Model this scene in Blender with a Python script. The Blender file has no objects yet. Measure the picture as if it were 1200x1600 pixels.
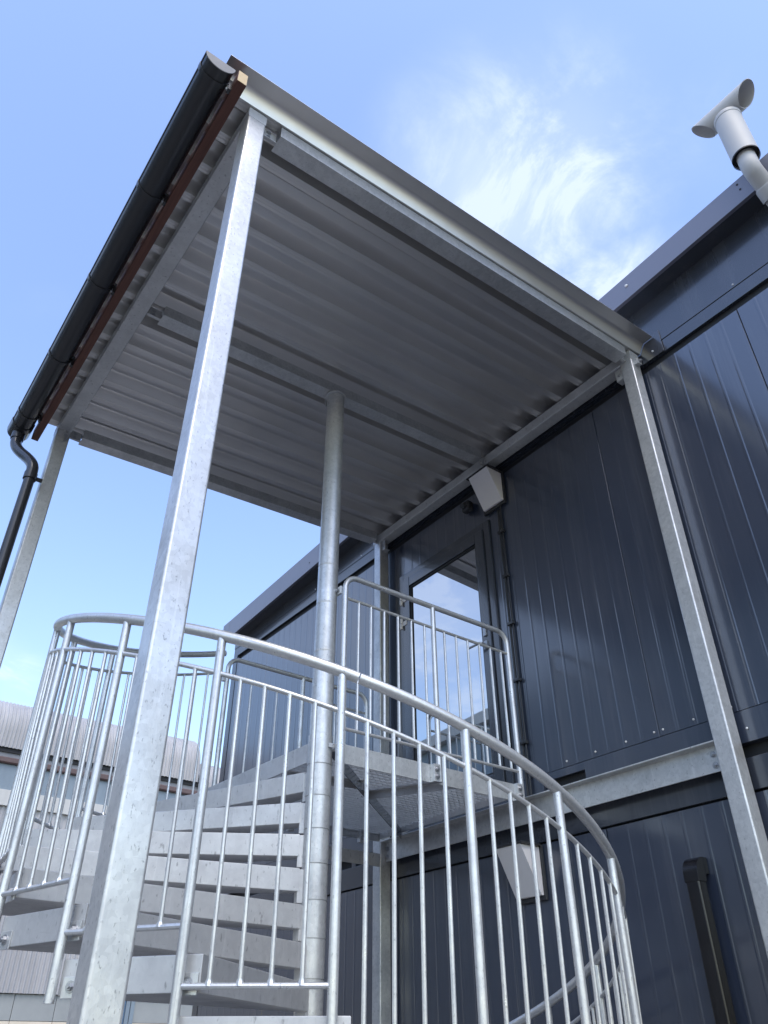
import bpy, bmesh, math, random
from mathutils import Vector, Matrix
random.seed(7)
R = math.radians
S = bpy.context.scene
C = S.collection
GZ = 5.53                                   # survey heights are measured from the canopy's back beam; the ground lies GZ below

# ------------------------------------------------------------------ camera, sky, sun, exposure
cam_d = bpy.data.cameras.new("camera"); cam = bpy.data.objects.new("camera", cam_d); C.objects.link(cam)
S.camera = cam
cam_d.sensor_fit = 'VERTICAL'; cam_d.sensor_height = 32.0; cam_d.lens = 1209.14 / 1600 * 32.0
cam_d.clip_start = 0.05; cam_d.clip_end = 3000
Fv = Vector((-0.65567838, 0.49183567, 0.57287306))
Rv = Vector((0.59873886, 0.80094083, -0.00235853))
Uv = Vector((0.45999744, -0.34145493, 0.81964071))
M = Matrix((Rv, Uv, -Fv)).transposed().to_4x4()
M.translation = Vector((2.0218, -3.6806, -3.9868 + GZ))
cam.matrix_world = M

SUN_AZ, SUN_EL = -24.0, 57.0                # direction towards the sun, azimuth from +x
w = bpy.data.worlds.new("World"); S.world = w; w.use_nodes = True
nt = w.node_tree; nt.nodes.clear()
def N(t, **k):
    n = nt.nodes.new(t)
    for a, b in k.items(): setattr(n, a, b)
    return n
out = N('ShaderNodeOutputWorld'); bg = N('ShaderNodeBackground'); sky = N('ShaderNodeTexSky', sky_type='NISHITA')
sky.sun_disc = False; sky.sun_elevation = R(SUN_EL); sky.sun_rotation = R(90.0 - SUN_AZ)
sky.altitude = 50; sky.air_density = 1.4; sky.dust_density = 1.4; sky.ozone_density = 1.3
bg.inputs['Strength'].default_value = 0.15
tc = N('ShaderNodeTexCoord'); sep = N('ShaderNodeSeparateXYZ'); nt.links.new(tc.outputs['Generated'], sep.inputs[0])
mz = N('ShaderNodeMath', operation='MAXIMUM'); mz.inputs[1].default_value = 0.06; nt.links.new(sep.outputs[2], mz.inputs[0])
dx = N('ShaderNodeMath', operation='DIVIDE'); dy = N('ShaderNodeMath', operation='DIVIDE')
nt.links.new(sep.outputs[0], dx.inputs[0]); nt.links.new(mz.outputs[0], dx.inputs[1])
nt.links.new(sep.outputs[1], dy.inputs[0]); nt.links.new(mz.outputs[0], dy.inputs[1])
pl = N('ShaderNodeCombineXYZ'); nt.links.new(dx.outputs[0], pl.inputs[0]); nt.links.new(dy.outputs[0], pl.inputs[1])
def wnoise(scale, detail, rough, dist, off):
    mp = N('ShaderNodeMapping'); nt.links.new(pl.outputs[0], mp.inputs[0]); mp.inputs['Location'].default_value = off
    n = N('ShaderNodeTexNoise'); n.inputs['Scale'].default_value = scale; n.inputs['Detail'].default_value = detail
    n.inputs['Roughness'].default_value = rough; n.inputs['Distortion'].default_value = dist
    nt.links.new(mp.outputs[0], n.inputs['Vector']); return n
def wramp(src, a, b, lo=0.0, hi=1.0):
    m = N('ShaderNodeMapRange'); m.interpolation_type = 'SMOOTHSTEP'
    for i, v in zip((1, 2, 3, 4), (a, b, lo, hi)): m.inputs[i].default_value = v
    nt.links.new(src, m.inputs[0]); return m.outputs[0]
def wmath(op, a, b):
    m = N('ShaderNodeMath', operation=op)
    for i, v in enumerate((a, b)):
        if isinstance(v, (int, float)): m.inputs[i].default_value = v
        else: nt.links.new(v, m.inputs[i])
    return m.outputs[0]
wisp = wramp(wnoise(4.8, 13, 0.64, 0.45, (6.3, 2.9, 0)).outputs['Fac'], 0.44, 0.80)
thin = wramp(wnoise(1.3, 5, 0.6, 0.5, (0.4, 2.0, 0)).outputs['Fac'], 0.28, 0.72, 0.06, 0.38)
patch = wramp(wnoise(0.85, 2, 0.5, 0.2, (5.2, 1.3, 0)).outputs['Fac'], 0.60, 0.80)
def blob(cx, cy, r):                        # a bank of cirrus at one place in the sky
    d = N('ShaderNodeVectorMath', operation='DISTANCE'); nt.links.new(pl.outputs[0], d.inputs[0]); d.inputs[1].default_value = (cx, cy, 0)
    return wramp(d.outputs['Value'], r, 0.0)
CLOUDS = [(-0.41, 0.54, 0.27), (-0.46, 0.80, 0.20), (1.3, -0.7, 0.6), (-1.6, -1.2, 0.7)]
cov = patch
for c in CLOUDS: cov = wmath('MAXIMUM', cov, blob(*c))
mask = wmath('MINIMUM', wmath('ADD', wmath('MULTIPLY', wisp, cov), wmath('MULTIPLY', thin, cov)), 0.36)
tint = N('ShaderNodeHueSaturation'); tint.inputs['Hue'].default_value = 0.512; tint.inputs['Saturation'].default_value = 1.08; tint.inputs['Value'].default_value = 1.0
nt.links.new(sky.outputs[0], tint.inputs['Color'])
mixc = N('ShaderNodeMix', data_type='RGBA'); nt.links.new(mask, mixc.inputs[0]); nt.links.new(tint.outputs[0], mixc.inputs[6])
mixc.inputs[7].default_value = (4.6, 4.75, 4.95, 1)
nt.links.new(mixc.outputs[2], bg.inputs['Color']); nt.links.new(bg.outputs[0], out.inputs[0])

sun_d = bpy.data.lights.new("sun", 'SUN'); sun_d.energy = 0.6; sun_d.angle = R(35); sun_d.color = (1.0, 0.94, 0.85)
sun = bpy.data.objects.new("sun", sun_d); C.objects.link(sun)
sd = Vector((math.cos(R(SUN_AZ)) * math.cos(R(SUN_EL)), math.sin(R(SUN_AZ)) * math.cos(R(SUN_EL)), math.sin(R(SUN_EL))))
sun.rotation_euler = sd.to_track_quat('Z', 'Y').to_euler(); sun.location = sd * 40
S.view_settings.view_transform = 'Standard'; S.view_settings.look = 'None'
S.view_settings.exposure = 1.24; S.view_settings.gamma = 1.0; S.view_settings.use_curve_mapping = False

# ------------------------------------------------------------------ materials
def mat(name):
    m = bpy.data.materials.new(name); m.use_nodes = True
    return m, m.node_tree, m.node_tree.nodes['Principled BSDF']
def tex(t, kind, scale, vec=None, **k):
    n = t.nodes.new(kind); n.inputs['Scale'].default_value = scale
    for a, b in k.items(): n.inputs[a].default_value = b
    if vec is not None: t.links.new(vec, n.inputs['Vector'])
    return n
def coords(t, sc=(1, 1, 1), kind='Object'):
    c = t.nodes.new('ShaderNodeTexCoord'); m = t.nodes.new('ShaderNodeMapping'); m.inputs['Scale'].default_value = sc
    oi = t.nodes.new('ShaderNodeObjectInfo'); mul = t.nodes.new('ShaderNodeMath'); mul.operation = 'MULTIPLY'; mul.inputs[1].default_value = 31.0
    t.links.new(oi.outputs['Random'], mul.inputs[0]); t.links.new(mul.outputs[0], m.inputs['Location'])
    t.links.new(c.outputs[kind], m.inputs[0]); return m.outputs[0]
def mrange(t, src, a, b, lo, hi):
    m = t.nodes.new('ShaderNodeMapRange')
    for i, v in zip((1, 2, 3, 4), (a, b, lo, hi)): m.inputs[i].default_value = v
    t.links.new(src, m.inputs[0]); return m.outputs[0]
def mixcol(t, fac, a, b):
    m = t.nodes.new('ShaderNodeMix'); m.data_type = 'RGBA'
    for i, v in ((0, fac), (6, a), (7, b)):
        if isinstance(v, (int, float)): m.inputs[i].default_value = v
        elif isinstance(v, tuple): m.inputs[i].default_value = (*v, 1)
        else: t.links.new(v, m.inputs[i])
    return m.outputs[2]
def bump(t, p, src, strength, dist):
    b = t.nodes.new('ShaderNodeBump'); b.inputs['Strength'].default_value = strength; b.inputs['Distance'].default_value = dist
    t.links.new(src, b.inputs['Height']); t.links.new(b.outputs[0], p.inputs['Normal'])

def galvanised(name, dark, light, metallic, rough, spangle=55, mott=5.0, spk=0.1, pits=95):
    m, t, p = mat(name)
    v = coords(t)
    n1 = tex(t, 'ShaderNodeTexNoise', mott, v, Detail=6, Roughness=0.62)
    vo = tex(t, 'ShaderNodeTexVoronoi', spangle, v)
    hs = t.nodes.new('ShaderNodeSeparateColor'); t.links.new(vo.outputs['Color'], hs.inputs[0])
    st = tex(t, 'ShaderNodeTexNoise', 9, coords(t, (3.2, 3.2, 0.16)), Detail=5, Roughness=0.7)
    pit = tex(t, 'ShaderNodeTexNoise', pits, coords(t, (1, 1, 0.42)), Detail=3, Roughness=0.6)
    f = t.nodes.new('ShaderNodeMath'); f.operation = 'ADD'
    t.links.new(mrange(t, n1.outputs['Fac'], 0.25, 0.75, 0.1, 0.8), f.inputs[0]); t.links.new(mrange(t, hs.outputs[0], 0, 1, -spk, spk), f.inputs[1])
    col = mixcol(t, f.outputs[0], dark, light)
    col = mixcol(t, mrange(t, st.outputs['Fac'], 0.58, 0.76, 0, 0.35), col, tuple(min(1, c * 1.25) for c in light))
    col = mixcol(t, mrange(t, pit.outputs['Fac'], 0.63, 0.70, 0, 0.60), col, tuple(c * 0.42 for c in dark))
    scr = tex(t, 'ShaderNodeTexNoise', 3.0, coords(t, (1.5, 1.5, 22)), Detail=4, Roughness=0.75, Distortion=0.8)
    col = mixcol(t, mrange(t, scr.outputs['Fac'], 0.66, 0.74, 0, 0.30), col, tuple(c * 0.62 for c in dark))
    t.links.new(col, p.inputs['Base Color'])
    p.inputs['Metallic'].default_value = metallic
    t.links.new(mrange(t, n1.outputs['Fac'], 0.3, 0.7, rough + 0.12, rough - 0.06), p.inputs['Roughness'])
    bump(t, p, pit.outputs['Fac'], 0.22, 0.002)
    return m
def paint(name, col, rough, var=0.12, bumps=0.04, scale=3.0, spec=0.5, coat=0.0, dust=0.0):
    m, t, p = mat(name)
    n = tex(t, 'ShaderNodeTexNoise', scale, coords(t), Detail=5, Roughness=0.6)
    a = tuple(c * (1 - var) for c in col); b = tuple(min(1, c * (1 + var)) for c in col)
    cc = mixcol(t, n.outputs['Fac'], a, b)
    if dust:
        d_ = tex(t, 'ShaderNodeTexNoise', 2.6, coords(t, (3.5, 3.5, 0.22)), Detail=8, Roughness=0.72)
        cc = mixcol(t, mrange(t, d_.outputs['Fac'], 0.50, 0.78, 0, dust), cc, (0.16, 0.165, 0.18))
    t.links.new(cc, p.inputs['Base Color'])
    g = tex(t, 'ShaderNodeTexNoise', 14, coords(t, (1, 1, 0.25)), Detail=6, Roughness=0.7)
    t.links.new(mrange(t, g.outputs['Fac'], 0.30, 0.75, rough * 0.94, rough * 1.08), p.inputs['Roughness'])
    p.inputs['Specular IOR Level'].default_value = spec; p.inputs['Coat Weight'].default_value = coat; p.inputs['Coat Roughness'].default_value = 0.08
    if bumps: bump(t, p, n.outputs['Fac'], bumps, 0.02)
    return m
GALV = galvanised('galvanised_steel', (0.39, 0.40, 0.405), (0.69, 0.695, 0.685), 0.58, 0.35, 60, 5.0, 0.13, 130)
GALVT = galvanised('galvanised_tube', (0.48, 0.49, 0.50), (0.68, 0.69, 0.69), 0.60, 0.32, 120, 9.0, 0.12, 120)
GALVD = galvanised('galvanised_dull', (0.43, 0.435, 0.44), (0.62, 0.625, 0.62), 0.40, 0.46, 45, 6.0, 0.10, 60)
CLAD = paint('anthracite_cladding', (0.023, 0.032, 0.056), 0.34, 0.07, 0.0, 1.2, 0.6, 1.0, 0.22); CLAD.node_tree.nodes['Principled BSDF'].inputs['Coat IOR'].default_value = 1.75; CLAD.node_tree.nodes['Principled BSDF'].inputs['Coat Roughness'].default_value = 0.15
FRAME = paint('anthracite_frame', (0.028, 0.033, 0.045), 0.24, 0.08, 0.0, 2.0, 0.8, 0.5, 0.18)
FASCIA = paint('anthracite_fascia_skylit', (0.125, 0.130, 0.170), 0.36, 0.05, 0.01, 2.0, 0.8, 0.4)  # anthracite lightened towards lavender: the sky's reflection is put into the base colour
SHEET = paint('grey_back_coat', (0.64, 0.625, 0.61), 0.34, 0.05, 0.0, 4.0); SHEET.node_tree.nodes['Principled BSDF'].inputs['Metallic'].default_value = 0.75
BLACKP = paint('black_plastic', (0.028, 0.029, 0.032), 0.22, 0.10, 0.02, 5.0)
DARK = paint('dark_recess', (0.012, 0.013, 0.016), 0.7, 0.1, 0, 3)
PVC = paint('grey_pvc', (0.46, 0.455, 0.45), 0.55, 0.04, 0.01, 3)
JETP = paint('jet_black_plastic', (0.006, 0.006, 0.008), 0.24, 0.1, 0, 5)
CAPM = paint('dull_plastic_cap', (0.16, 0.16, 0.165), 0.5, 0.25, 0, 14)
PVCIN = paint('grey_pvc_inside', (0.40, 0.40, 0.41), 0.5, 0.04, 0, 3)
WHITE = paint('white_lamp_housing', (0.66, 0.64, 0.64), 0.42, 0.03, 0.01, 4)
BOLT = paint('zinc_bolt', (0.42, 0.43, 0.45), 0.35, 0.2, 0, 30); BOLT.node_tree.nodes['Principled BSDF'].inputs['Metallic'].default_value = 0.8
SCREWM = paint('screw_head', (0.70, 0.70, 0.70), 0.35, 0.05, 0, 3)
RUBBER = paint('black_rubber', (0.012, 0.012, 0.013), 0.55, 0.1, 0, 3)
def timber():
    m, t, p = mat('stained_timber')
    n = tex(t, 'ShaderNodeTexNoise', 6, coords(t, (0.5, 9, 9)), Detail=8, Roughness=0.65, Distortion=0.6)
    c = mixcol(t, mrange(t, n.outputs['Fac'], 0.3, 0.7, 0, 1), (0.078, 0.029, 0.020), (0.145, 0.055, 0.037))
    k = tex(t, 'ShaderNodeTexVoronoi', 2.2, coords(t, (0.5, 2, 2)))
    c = mixcol(t, mrange(t, k.outputs['Distance'], 0.05, 0.14, 0.75, 0), c, (0.05, 0.018, 0.012))
    t.links.new(c, p.inputs['Base Color']); p.inputs['Roughness'].default_value = 0.62
    bump(t, p, n.outputs['Fac'], 0.25, 0.004)
    m2, t, p = mat('cut_timber_end')
    n = tex(t, 'ShaderNodeTexWave', 30, coords(t), Distortion=3.0)
    t.links.new(mixcol(t, n.outputs['Fac'], (0.50, 0.36, 0.20), (0.62, 0.47, 0.28)), p.inputs['Base Color']); p.inputs['Roughness'].default_value = 0.8
    return m, m2
TIMBER, TIMBEREND = timber()
def mirror_glass():
    m, t, p = mat('coated_door_glass')
    p.inputs['Base Color'].default_value = (0.50, 0.53, 0.57, 1); p.inputs['Metallic'].default_value = 1.0; p.inputs['Roughness'].default_value = 0.015
    n = tex(t, 'ShaderNodeTexNoise', 1.1, coords(t), Detail=2)
    bump(t, p, n.outputs['Fac'], 0.02, 0.02)
    return m
GLASS = mirror_glass()
def ground_mat():
    m, t, p = mat('concrete_yard')
    v = coords(t)
    a = tex(t, 'ShaderNodeTexNoise', 0.35, v, Detail=8, Roughness=0.65); b = tex(t, 'ShaderNodeTexNoise', 40, v, Detail=4)
    c = mixcol(t, mrange(t, a.outputs['Fac'], 0.3, 0.7, 0, 1), (0.12, 0.117, 0.112), (0.19, 0.185, 0.175))
    c = mixcol(t, mrange(t, b.outputs['Fac'], 0.4, 0.7, 0, 0.35), c, (0.055, 0.054, 0.053))
    t.links.new(c, p.inputs['Base Color']); p.inputs['Roughness'].default_value = 0.85
    bump(t, p, b.outputs['Fac'], 0.3, 0.01)
    return m
GROUND = ground_mat()
def weathered(name, a, b, rough=0.6, sc=(1, 1, 0.2), scale=2.0, metallic=0.0):
    m, t, p = mat(name)
    n = tex(t, 'ShaderNodeTexNoise', scale, coords(t, sc), Detail=7, Roughness=0.65)
    t.links.new(mixcol(t, mrange(t, n.outputs['Fac'], 0.3, 0.7, 0, 1), a, b), p.inputs['Base Color'])
    p.inputs['Roughness'].default_value = rough; p.inputs['Metallic'].default_value = metallic
    return m
OLDROOF = weathered('weathered_corrugated', (0.32, 0.315, 0.32), (0.44, 0.43, 0.43), 0.55)
BLUEWALL = weathered('pale_blue_wall', (0.16, 0.20, 0.24), (0.22, 0.27, 0.31), 0.5)
BROWN = weathered('brown_gutter', (0.075, 0.045, 0.042), (0.12, 0.075, 0.07), 0.45)
GREYSTRIP = weathered('grey_strip', (0.16, 0.165, 0.18), (0.22, 0.225, 0.24), 0.6)
CONC = weathered('concrete_band', (0.44, 0.43, 0.41), (0.58, 0.57, 0.54), 0.85)
GREYPANEL = weathered('grey_green_panel', (0.26, 0.27, 0.265), (0.34, 0.35, 0.34), 0.7, (1, 1, 1), 0.6)
CREAM = weathered('cream_band', (0.62, 0.54, 0.42), (0.72, 0.64, 0.52), 0.8)
BLUEDOOR = weathered('blue_frame', (0.06, 0.12, 0.20), (0.08, 0.15, 0.25), 0.4)

# ------------------------------------------------------------------ builders
def weighted_normals(me, cmin):
    """area weighted corner normals: flats stay flat, bevels and tubes stay round"""
    fn = [(p.normal.copy(), p.area) for p in me.polygons]
    around = [[] for _ in me.vertices]
    for p in me.polygons:
        for v in p.vertices: around[v].append(p.index)
    out_ = [None] * len(me.loops)
    for p in me.polygons:
        n0 = fn[p.index][0]
        for li, v in zip(p.loop_indices, p.vertices):
            acc = Vector((0, 0, 0))
            for q in around[v]:
                if fn[q][0].dot(n0) >= cmin - 1e-4: acc += fn[q][0] * fn[q][1]
            out_[li] = acc.normalized() if acc.length > 1e-12 else n0
    me.normals_split_custom_set(out_)
class B:
    """collects shapes in site coordinates, then links them as one mesh object under a parent"""
    def __init__(s): s.v = []; s.f = []
    def add(s, vs, fs):
        o = len(s.v); s.v += [tuple(x) for x in vs]; s.f += [tuple(i + o for i in q) for q in fs]; return s
    def box(s, x0, x1, y0, y1, z0, z1):
        v = [(x, y, z) for z in (z0, z1) for y in (y0, y1) for x in (x0, x1)]
        return s.add(v, [(0, 2, 3, 1), (4, 5, 7, 6), (0, 1, 5, 4), (2, 6, 7, 3), (0, 4, 6, 2), (1, 3, 7, 5)])
    def hexa(s, p):                         # eight corners: bottom loop then top loop
        return s.add(p, [(3, 2, 1, 0), (4, 5, 6, 7), (0, 1, 5, 4), (1, 2, 6, 5), (2, 3, 7, 6), (3, 0, 4, 7)])
    def extrude(s, prof, fn, t0, t1, caps=True, steps=1):   # closed profile of (a,b); fn(a,b,t) -> point
        n = len(prof); v = []
        for k in range(steps + 1):
            t = t0 + (t1 - t0) * k / steps
            v += [fn(a, b, t) for a, b in prof]
        f = [(k * n + i, k * n + (i + 1) % n, (k + 1) * n + (i + 1) % n, (k + 1) * n + i) for k in range(steps) for i in range(n)]
        if caps: f += [tuple(range(n - 1, -1, -1)), tuple(range(steps * n, steps * n + n))]
        return s.add(v, f)
    def tube(s, path, r, n=12, caps=True):
        P = [Vector(p) for p in path]; rings = []; up = None
        for i, p in enumerate(P):
            d = ((P[min(i + 1, len(P) - 1)] - p).normalized() + (p - P[max(i - 1, 0)]).normalized()).normalized()
            if up is None: up = Vector((0, 0, 1)) if abs(d.z) < 0.9 else Vector((1, 0, 0))
            a = d.cross(up).normalized(); up = a.cross(d).normalized()
            rr = r[i] if isinstance(r, (list, tuple)) else r
            rings.append([p + a * rr * math.cos(2 * math.pi * k / n) + up * rr * math.sin(2 * math.pi * k / n) for k in range(n)])
        v = [x for q in rings for x in q]
        f = [(i * n + k, i * n + (k + 1) % n, (i + 1) * n + (k + 1) % n, (i + 1) * n + k) for i in range(len(P) - 1) for k in range(n)]
        if caps: f += [tuple(range(n - 1, -1, -1)), tuple(range((len(P) - 1) * n, len(P) * n))]
        return s.add(v, f)
    def mesh(s, name, m, off=(0, 0, 0), bev=0.0, seg=2, ang=35, mats=None):
        me = bpy.data.meshes.new(name)
        me.from_pydata([(x - off[0], y - off[1], z - off[2]) for x, y, z in s.v], [], s.f)
        bm = bmesh.new(); bm.from_mesh(me)
        bmesh.ops.recalc_face_normals(bm, faces=bm.faces)
        if bev:
            es = [e for e in bm.edges if len(e.link_faces) == 2 and e.calc_face_angle(0) > R(40)]
            bmesh.ops.bevel(bm, geom=es, offset=bev, segments=seg, affect='EDGES', profile=0.5, clamp_overlap=True)
        bm.to_mesh(me); bm.free()
        for p in me.polygons: p.use_smooth = True
        if len(me.polygons) > 3000: me.set_sharp_from_angle(angle=R(ang))
        else: weighted_normals(me, math.cos(R(ang)))
        me.materials.append(m)
        for x in (mats or []): me.materials.append(x)
        return me
    def build(s, name, m, parent=None, **k):
        off = tuple(parent.get('site', (0, 0, 0))) if parent else (0, 0, 0)
        o = bpy.data.objects.new(name, s.mesh(name, m, off, **k)); C.objects.link(o)
        if parent: o.parent = parent; o['site'] = off
        else: o.location.z = GZ
        return o
def thing(name, label, cat, loc, group=None):
    o = bpy.data.objects.new(name, None); C.objects.link(o); o.empty_display_size = 0.2
    o.location = (loc[0], loc[1], loc[2] + GZ); o['site'] = tuple(loc); o['label'] = label; o['category'] = cat
    if group: o['group'] = group
    return o
def tag(o, label, cat, group=None):
    o['label'] = label; o['category'] = cat
    if group: o['group'] = group
    return o
def inst(me, name, parent, at, rotz=0.0, rot=None):       # one more piece sharing a mesh, placed in site coordinates
    o = bpy.data.objects.new(name, me); C.objects.link(o); o.parent = parent
    off = parent['site']; o.location = (at[0] - off[0], at[1] - off[1], at[2] - off[2]); o['site'] = tuple(at)
    o.rotation_euler = rot if rot else (0, 0, rotz)
    return o
def rrect(w, h, r, n=4):
    p = []
    for cx, cy, a0 in ((w / 2 - r, h / 2 - r, 0), (-w / 2 + r, h / 2 - r, 90), (-w / 2 + r, -h / 2 + r, 180), (w / 2 - r, -h / 2 + r, 270)):
        p += [(cx + r * math.cos(R(a0 + 90 * k / n)), cy + r * math.sin(R(a0 + 90 * k / n))) for k in range(n + 1)]
    return p
def arc(c, a, b, r, a0, a1, n=8):           # points c + r(cos*a + sin*b)
    c, a, b = Vector(c), Vector(a), Vector(b)
    return [c + a * (r * math.cos(R(a0 + (a1 - a0) * k / n))) + b * (r * math.sin(R(a0 + (a1 - a0) * k / n))) for k in range(n + 1)]
hexp = [(math.cos(R(60 * k)), math.sin(R(60 * k))) for k in range(6)]
def bolt_mesh(name, r, m=BOLT):             # washer + nut + thread, axis along +x
    b = B(); circ = [(math.cos(R(30 * k)), math.sin(R(30 * k))) for k in range(12)]
    b.extrude([(x * r * 1.55, y * r * 1.55) for x, y in circ], lambda a, c, t: (t, a, c), 0, r * 0.25)
    b.extrude([(x * r, y * r) for x, y in hexp], lambda a, c, t: (t, a, c), r * 0.25, r * 1.05)
    b.extrude([(x * r * 0.52, y * r * 0.52) for x, y in circ], lambda a, c, t: (t, a, c), r * 1.05, r * 1.5)
    return b.mesh(name, m)
BOLTM = bolt_mesh('bolt', 0.0115); BOLTS = bolt_mesh('bolt_small', 0.009)
def screw_mesh():
    b = B(); b.tube([(0, 0, 0), (0, -0.003, 0)], 0.0062, 10); b.tube([(0, -0.003, 0), (0, -0.007, 0)], [0.0048, 0.0036], 10)
    return b.mesh('screw', SCREWM)
SCREW = screw_mesh()

# ------------------------------------------------------------------ ground
g = B(); g.add([(-900, -900, -5.53), (900, -900, -5.53), (900, 900, -5.53), (-900, 900, -5.53)], [(0, 1, 2, 3)])
go = g.build('ground', GROUND); go['kind'] = 'structure'

# ------------------------------------------------------------------ modular building (two stacked cabin units)
YW = 0.135                                  # plane of the cladding
XL, XR = -6.15, 4.32
bld = thing('modular_building', 'dark anthracite two storey cabin building with ribbed metal cladding', 'building', (-0.9, 2.0, -5.53))
shell = B(); shell.box(XL + 0.01, XR - 0.01, YW + 0.05, 4.6, -5.52, 0.52); shell.build('core_wall', DARK, bld)
def panel(x0, x1, z0, z1, seam=-0.484, name='cladding_panel', m=CLAD, dep=0.0010):
    """one sheet with shallow vertical ribs every 0.12 m"""
    pts = [(x0, 0.004), (x0 + 0.003, 0.0)]
    k0 = math.ceil((x0 - seam - 0.002) / 0.12); x = seam + k0 * 0.12
    while x < x1 - 0.02:
        if x > x0 + 0.03:
            pts += [(x - 0.011, 0), (x - 0.005, -dep), (x + 0.005, -dep), (x + 0.011, 0)]
        x += 0.12
    pts += [(x1 - 0.003, 0.0), (x1, 0.004)]
    b = B()
    front = [(px, YW + py) for px, py in pts]
    b.extrude(front + [(x1, YW + 0.045), (x0, YW + 0.045)], lambda a, c, t: (a, c, t), z0, z1)
    return b.build(name, m, bld, ang=4)
def rail(name, x0, x1, y0, y1, z0, z1, m=FRAME, bev=0.003):
    b = B(); b.box(x0, x1, y0, y1, z0, z1); return b.build(name, m, bld, bev=bev)
UT, UB = -0.078, -2.531
seams = [-0.484 + 1.2 * k for k in range(-5, 5)]
DX0, DX1 = -2.815, -1.630
edges = [XL + 0.11] + [s for s in seams if XL + 0.2 < s < XR - 0.2] + [XR - 0.11]
for a, b_ in zip(edges[:-1], edges[1:]):
    lo, hi = a + 0.0016, b_ - 0.0016
    if lo < DX0 < hi: panel(lo, DX0, UB, UT)
    elif lo < DX1 < hi and a > DX0: panel(DX1, hi, UB, UT)
    elif a >= DX0 - 0.1 and b_ <= DX1 + 0.1: pass
    else: panel(lo, hi, UB, UT)
panel(DX0, DX1, -0.425, UT)                 # above the door
# head frame, lip and shadow gap
rail('head_rail', XL, XR, YW - 0.004, YW + 0.05, 0.106, 0.60, FRAME)
rail('head_rail', XL, XR, YW + 0.000, YW + 0.05, -0.004, 0.1035, FRAME)
rail('shadow_gap', XL, XR, YW + 0.030, YW + 0.05, UT - 0.03, 0.0, DARK, 0)
rail('foot_rail', XL, -1.385, YW + 0.001, YW + 0.05, -2.695, UB - 0.003, CLAD, 0.0008)
rail('foot_rail', -1.045, XR, YW + 0.001, YW + 0.05, -2.695, UB - 0.003, CLAD, 0.0008)
rail('foot_rail', -1.3845, -1.0455, YW + 0.001, YW + 0.05, -2.580, UB - 0.003, CLAD, 0.0008)
rail('foot_rail', -1.3845, -1.0455, YW + 0.001, YW + 0.05, -2.695, -2.650, CLAD, 0.0008)
rail('fork_pocket', -1.3845, -1.0455, YW + 0.035, YW + 0.049, -2.649, -2.581, DARK, 0)
for x in (-3.86, -3.52, -2.2, -0.3, 1.4, 3.2): rail('spacer_block', x, x + 0.06, YW + 0.004, YW + 0.049, -2.770, -2.697, FRAME)
for x0, x1 in ((XL, XL + 0.105), (XR - 0.105, XR)):
    rail('corner_post', x0, x1, YW - 0.006, YW + 0.05, UB, UT + 0.07)
    rail('corner_post', x0, x1, YW - 0.006, YW + 0.05, -5.40, -2.93)
LT = -2.928
rail('head_rail', XL, XR, YW - 0.006, YW + 0.05, LT, -2.772)
rail('shadow_gap', XL, XR, YW + 0.030, YW + 0.05, LT - 0.03, LT, DARK, 0)
rail('foot_rail', XL, XR, YW - 0.003, YW + 0.05, -5.525, -5.40)
lp = [XL + 0.11, -4.8, -3.33, -3.10, -1.232, -0.955, 0.245, 1.445, 2.645, XR - 0.11]
for a, b_ in zip(lp[:-1], lp[1:]):
    flat = (a, b_) in ((-3.33, -3.10), (-1.232, -0.955))
    if flat: rail('filler_panel', a + 0.002, b_ - 0.002, YW - 0.004, YW + 0.045, -5.39, LT - 0.012, CLAD)
    else: panel(a + 0.002, b_ - 0.002, -5.39, LT - 0.012, seam=-0.934)
# screws along the foot of the upper panels
x = -1.40
while x < 3.9:
    for xx in ([x] if abs(((x + 0.484 + 0.6) % 1.2) - 0.6) > 0.05 else [x - 0.03, x + 0.03]):
        inst(SCREW, 'screw', bld, (xx, YW - 0.001, -2.500))
    x += 0.229
for x, z, y in ((0.752, 0.128, YW - 0.004), (2.1, 0.128, YW - 0.004), (-3.44, -0.0 + 0.13, YW - 0.004), (-3.9, 0.13, YW - 0.004), (-4.3, 0.128, YW - 0.004), (0.17, 0.15, YW - 0.004), (0.03, -2.63, YW - 0.003)):
    inst(SCREW, 'screw', bld, (x, y, z))
# roof with its sloping verge board
fb = lambda x: 0.500 + 0.0545 * (x + 0.034)
ft = lambda x: 0.712 + 0.0500 * (x + 0.139)
YF = -0.022
r = B(); XA, XB = -6.05, 4.6
r.hexa([(XA, YF, fb(XA)), (XB, YF, fb(XB)), (XB, YF + 0.03, fb(XB)), (XA, YF + 0.03, fb(XA)), (XA, YF, ft(XA)), (XB, YF, ft(XB)), (XB, YF + 0.03, ft(XB)), (XA, YF + 0.03, ft(XA))])
verge = r.build('verge_board', FASCIA, bld, bev=0.003)
r = B(); XE = -6.215
r.hexa([(XE, YF - 0.001, fb(XE) + 0.055), (XA - .0005, YF - 0.001, fb(XA) + 0.055), (XA - .0005, YF + 0.03, fb(XA) + 0.055), (XE, YF + 0.03, fb(XE) + 0.055),
        (XE, YF - 0.001, ft(XE)), (XA - .0005, YF - 0.001, ft(XA)), (XA - .0005, YF + 0.03, ft(XA)), (XE, YF + 0.03, ft(XE))])
r.build('verge_end_cap', FASCIA, bld, bev=0.002)
r = B(); r.hexa([(XA, YF + 0.031, fb(XA) + .004), (XB, YF + 0.031, fb(XB) + .004), (XB, 4.75, fb(XB) + .004), (XA, 4.75, fb(XA) + .004), (XA, YF + 0.031, ft(XA) - .004), (XB, YF + 0.031, ft(XB) - .004), (XB, 4.75, ft(XB) - .004), (XA, 4.75, ft(XA) - .004)])
r.build('roof', FRAME, bld)
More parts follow.
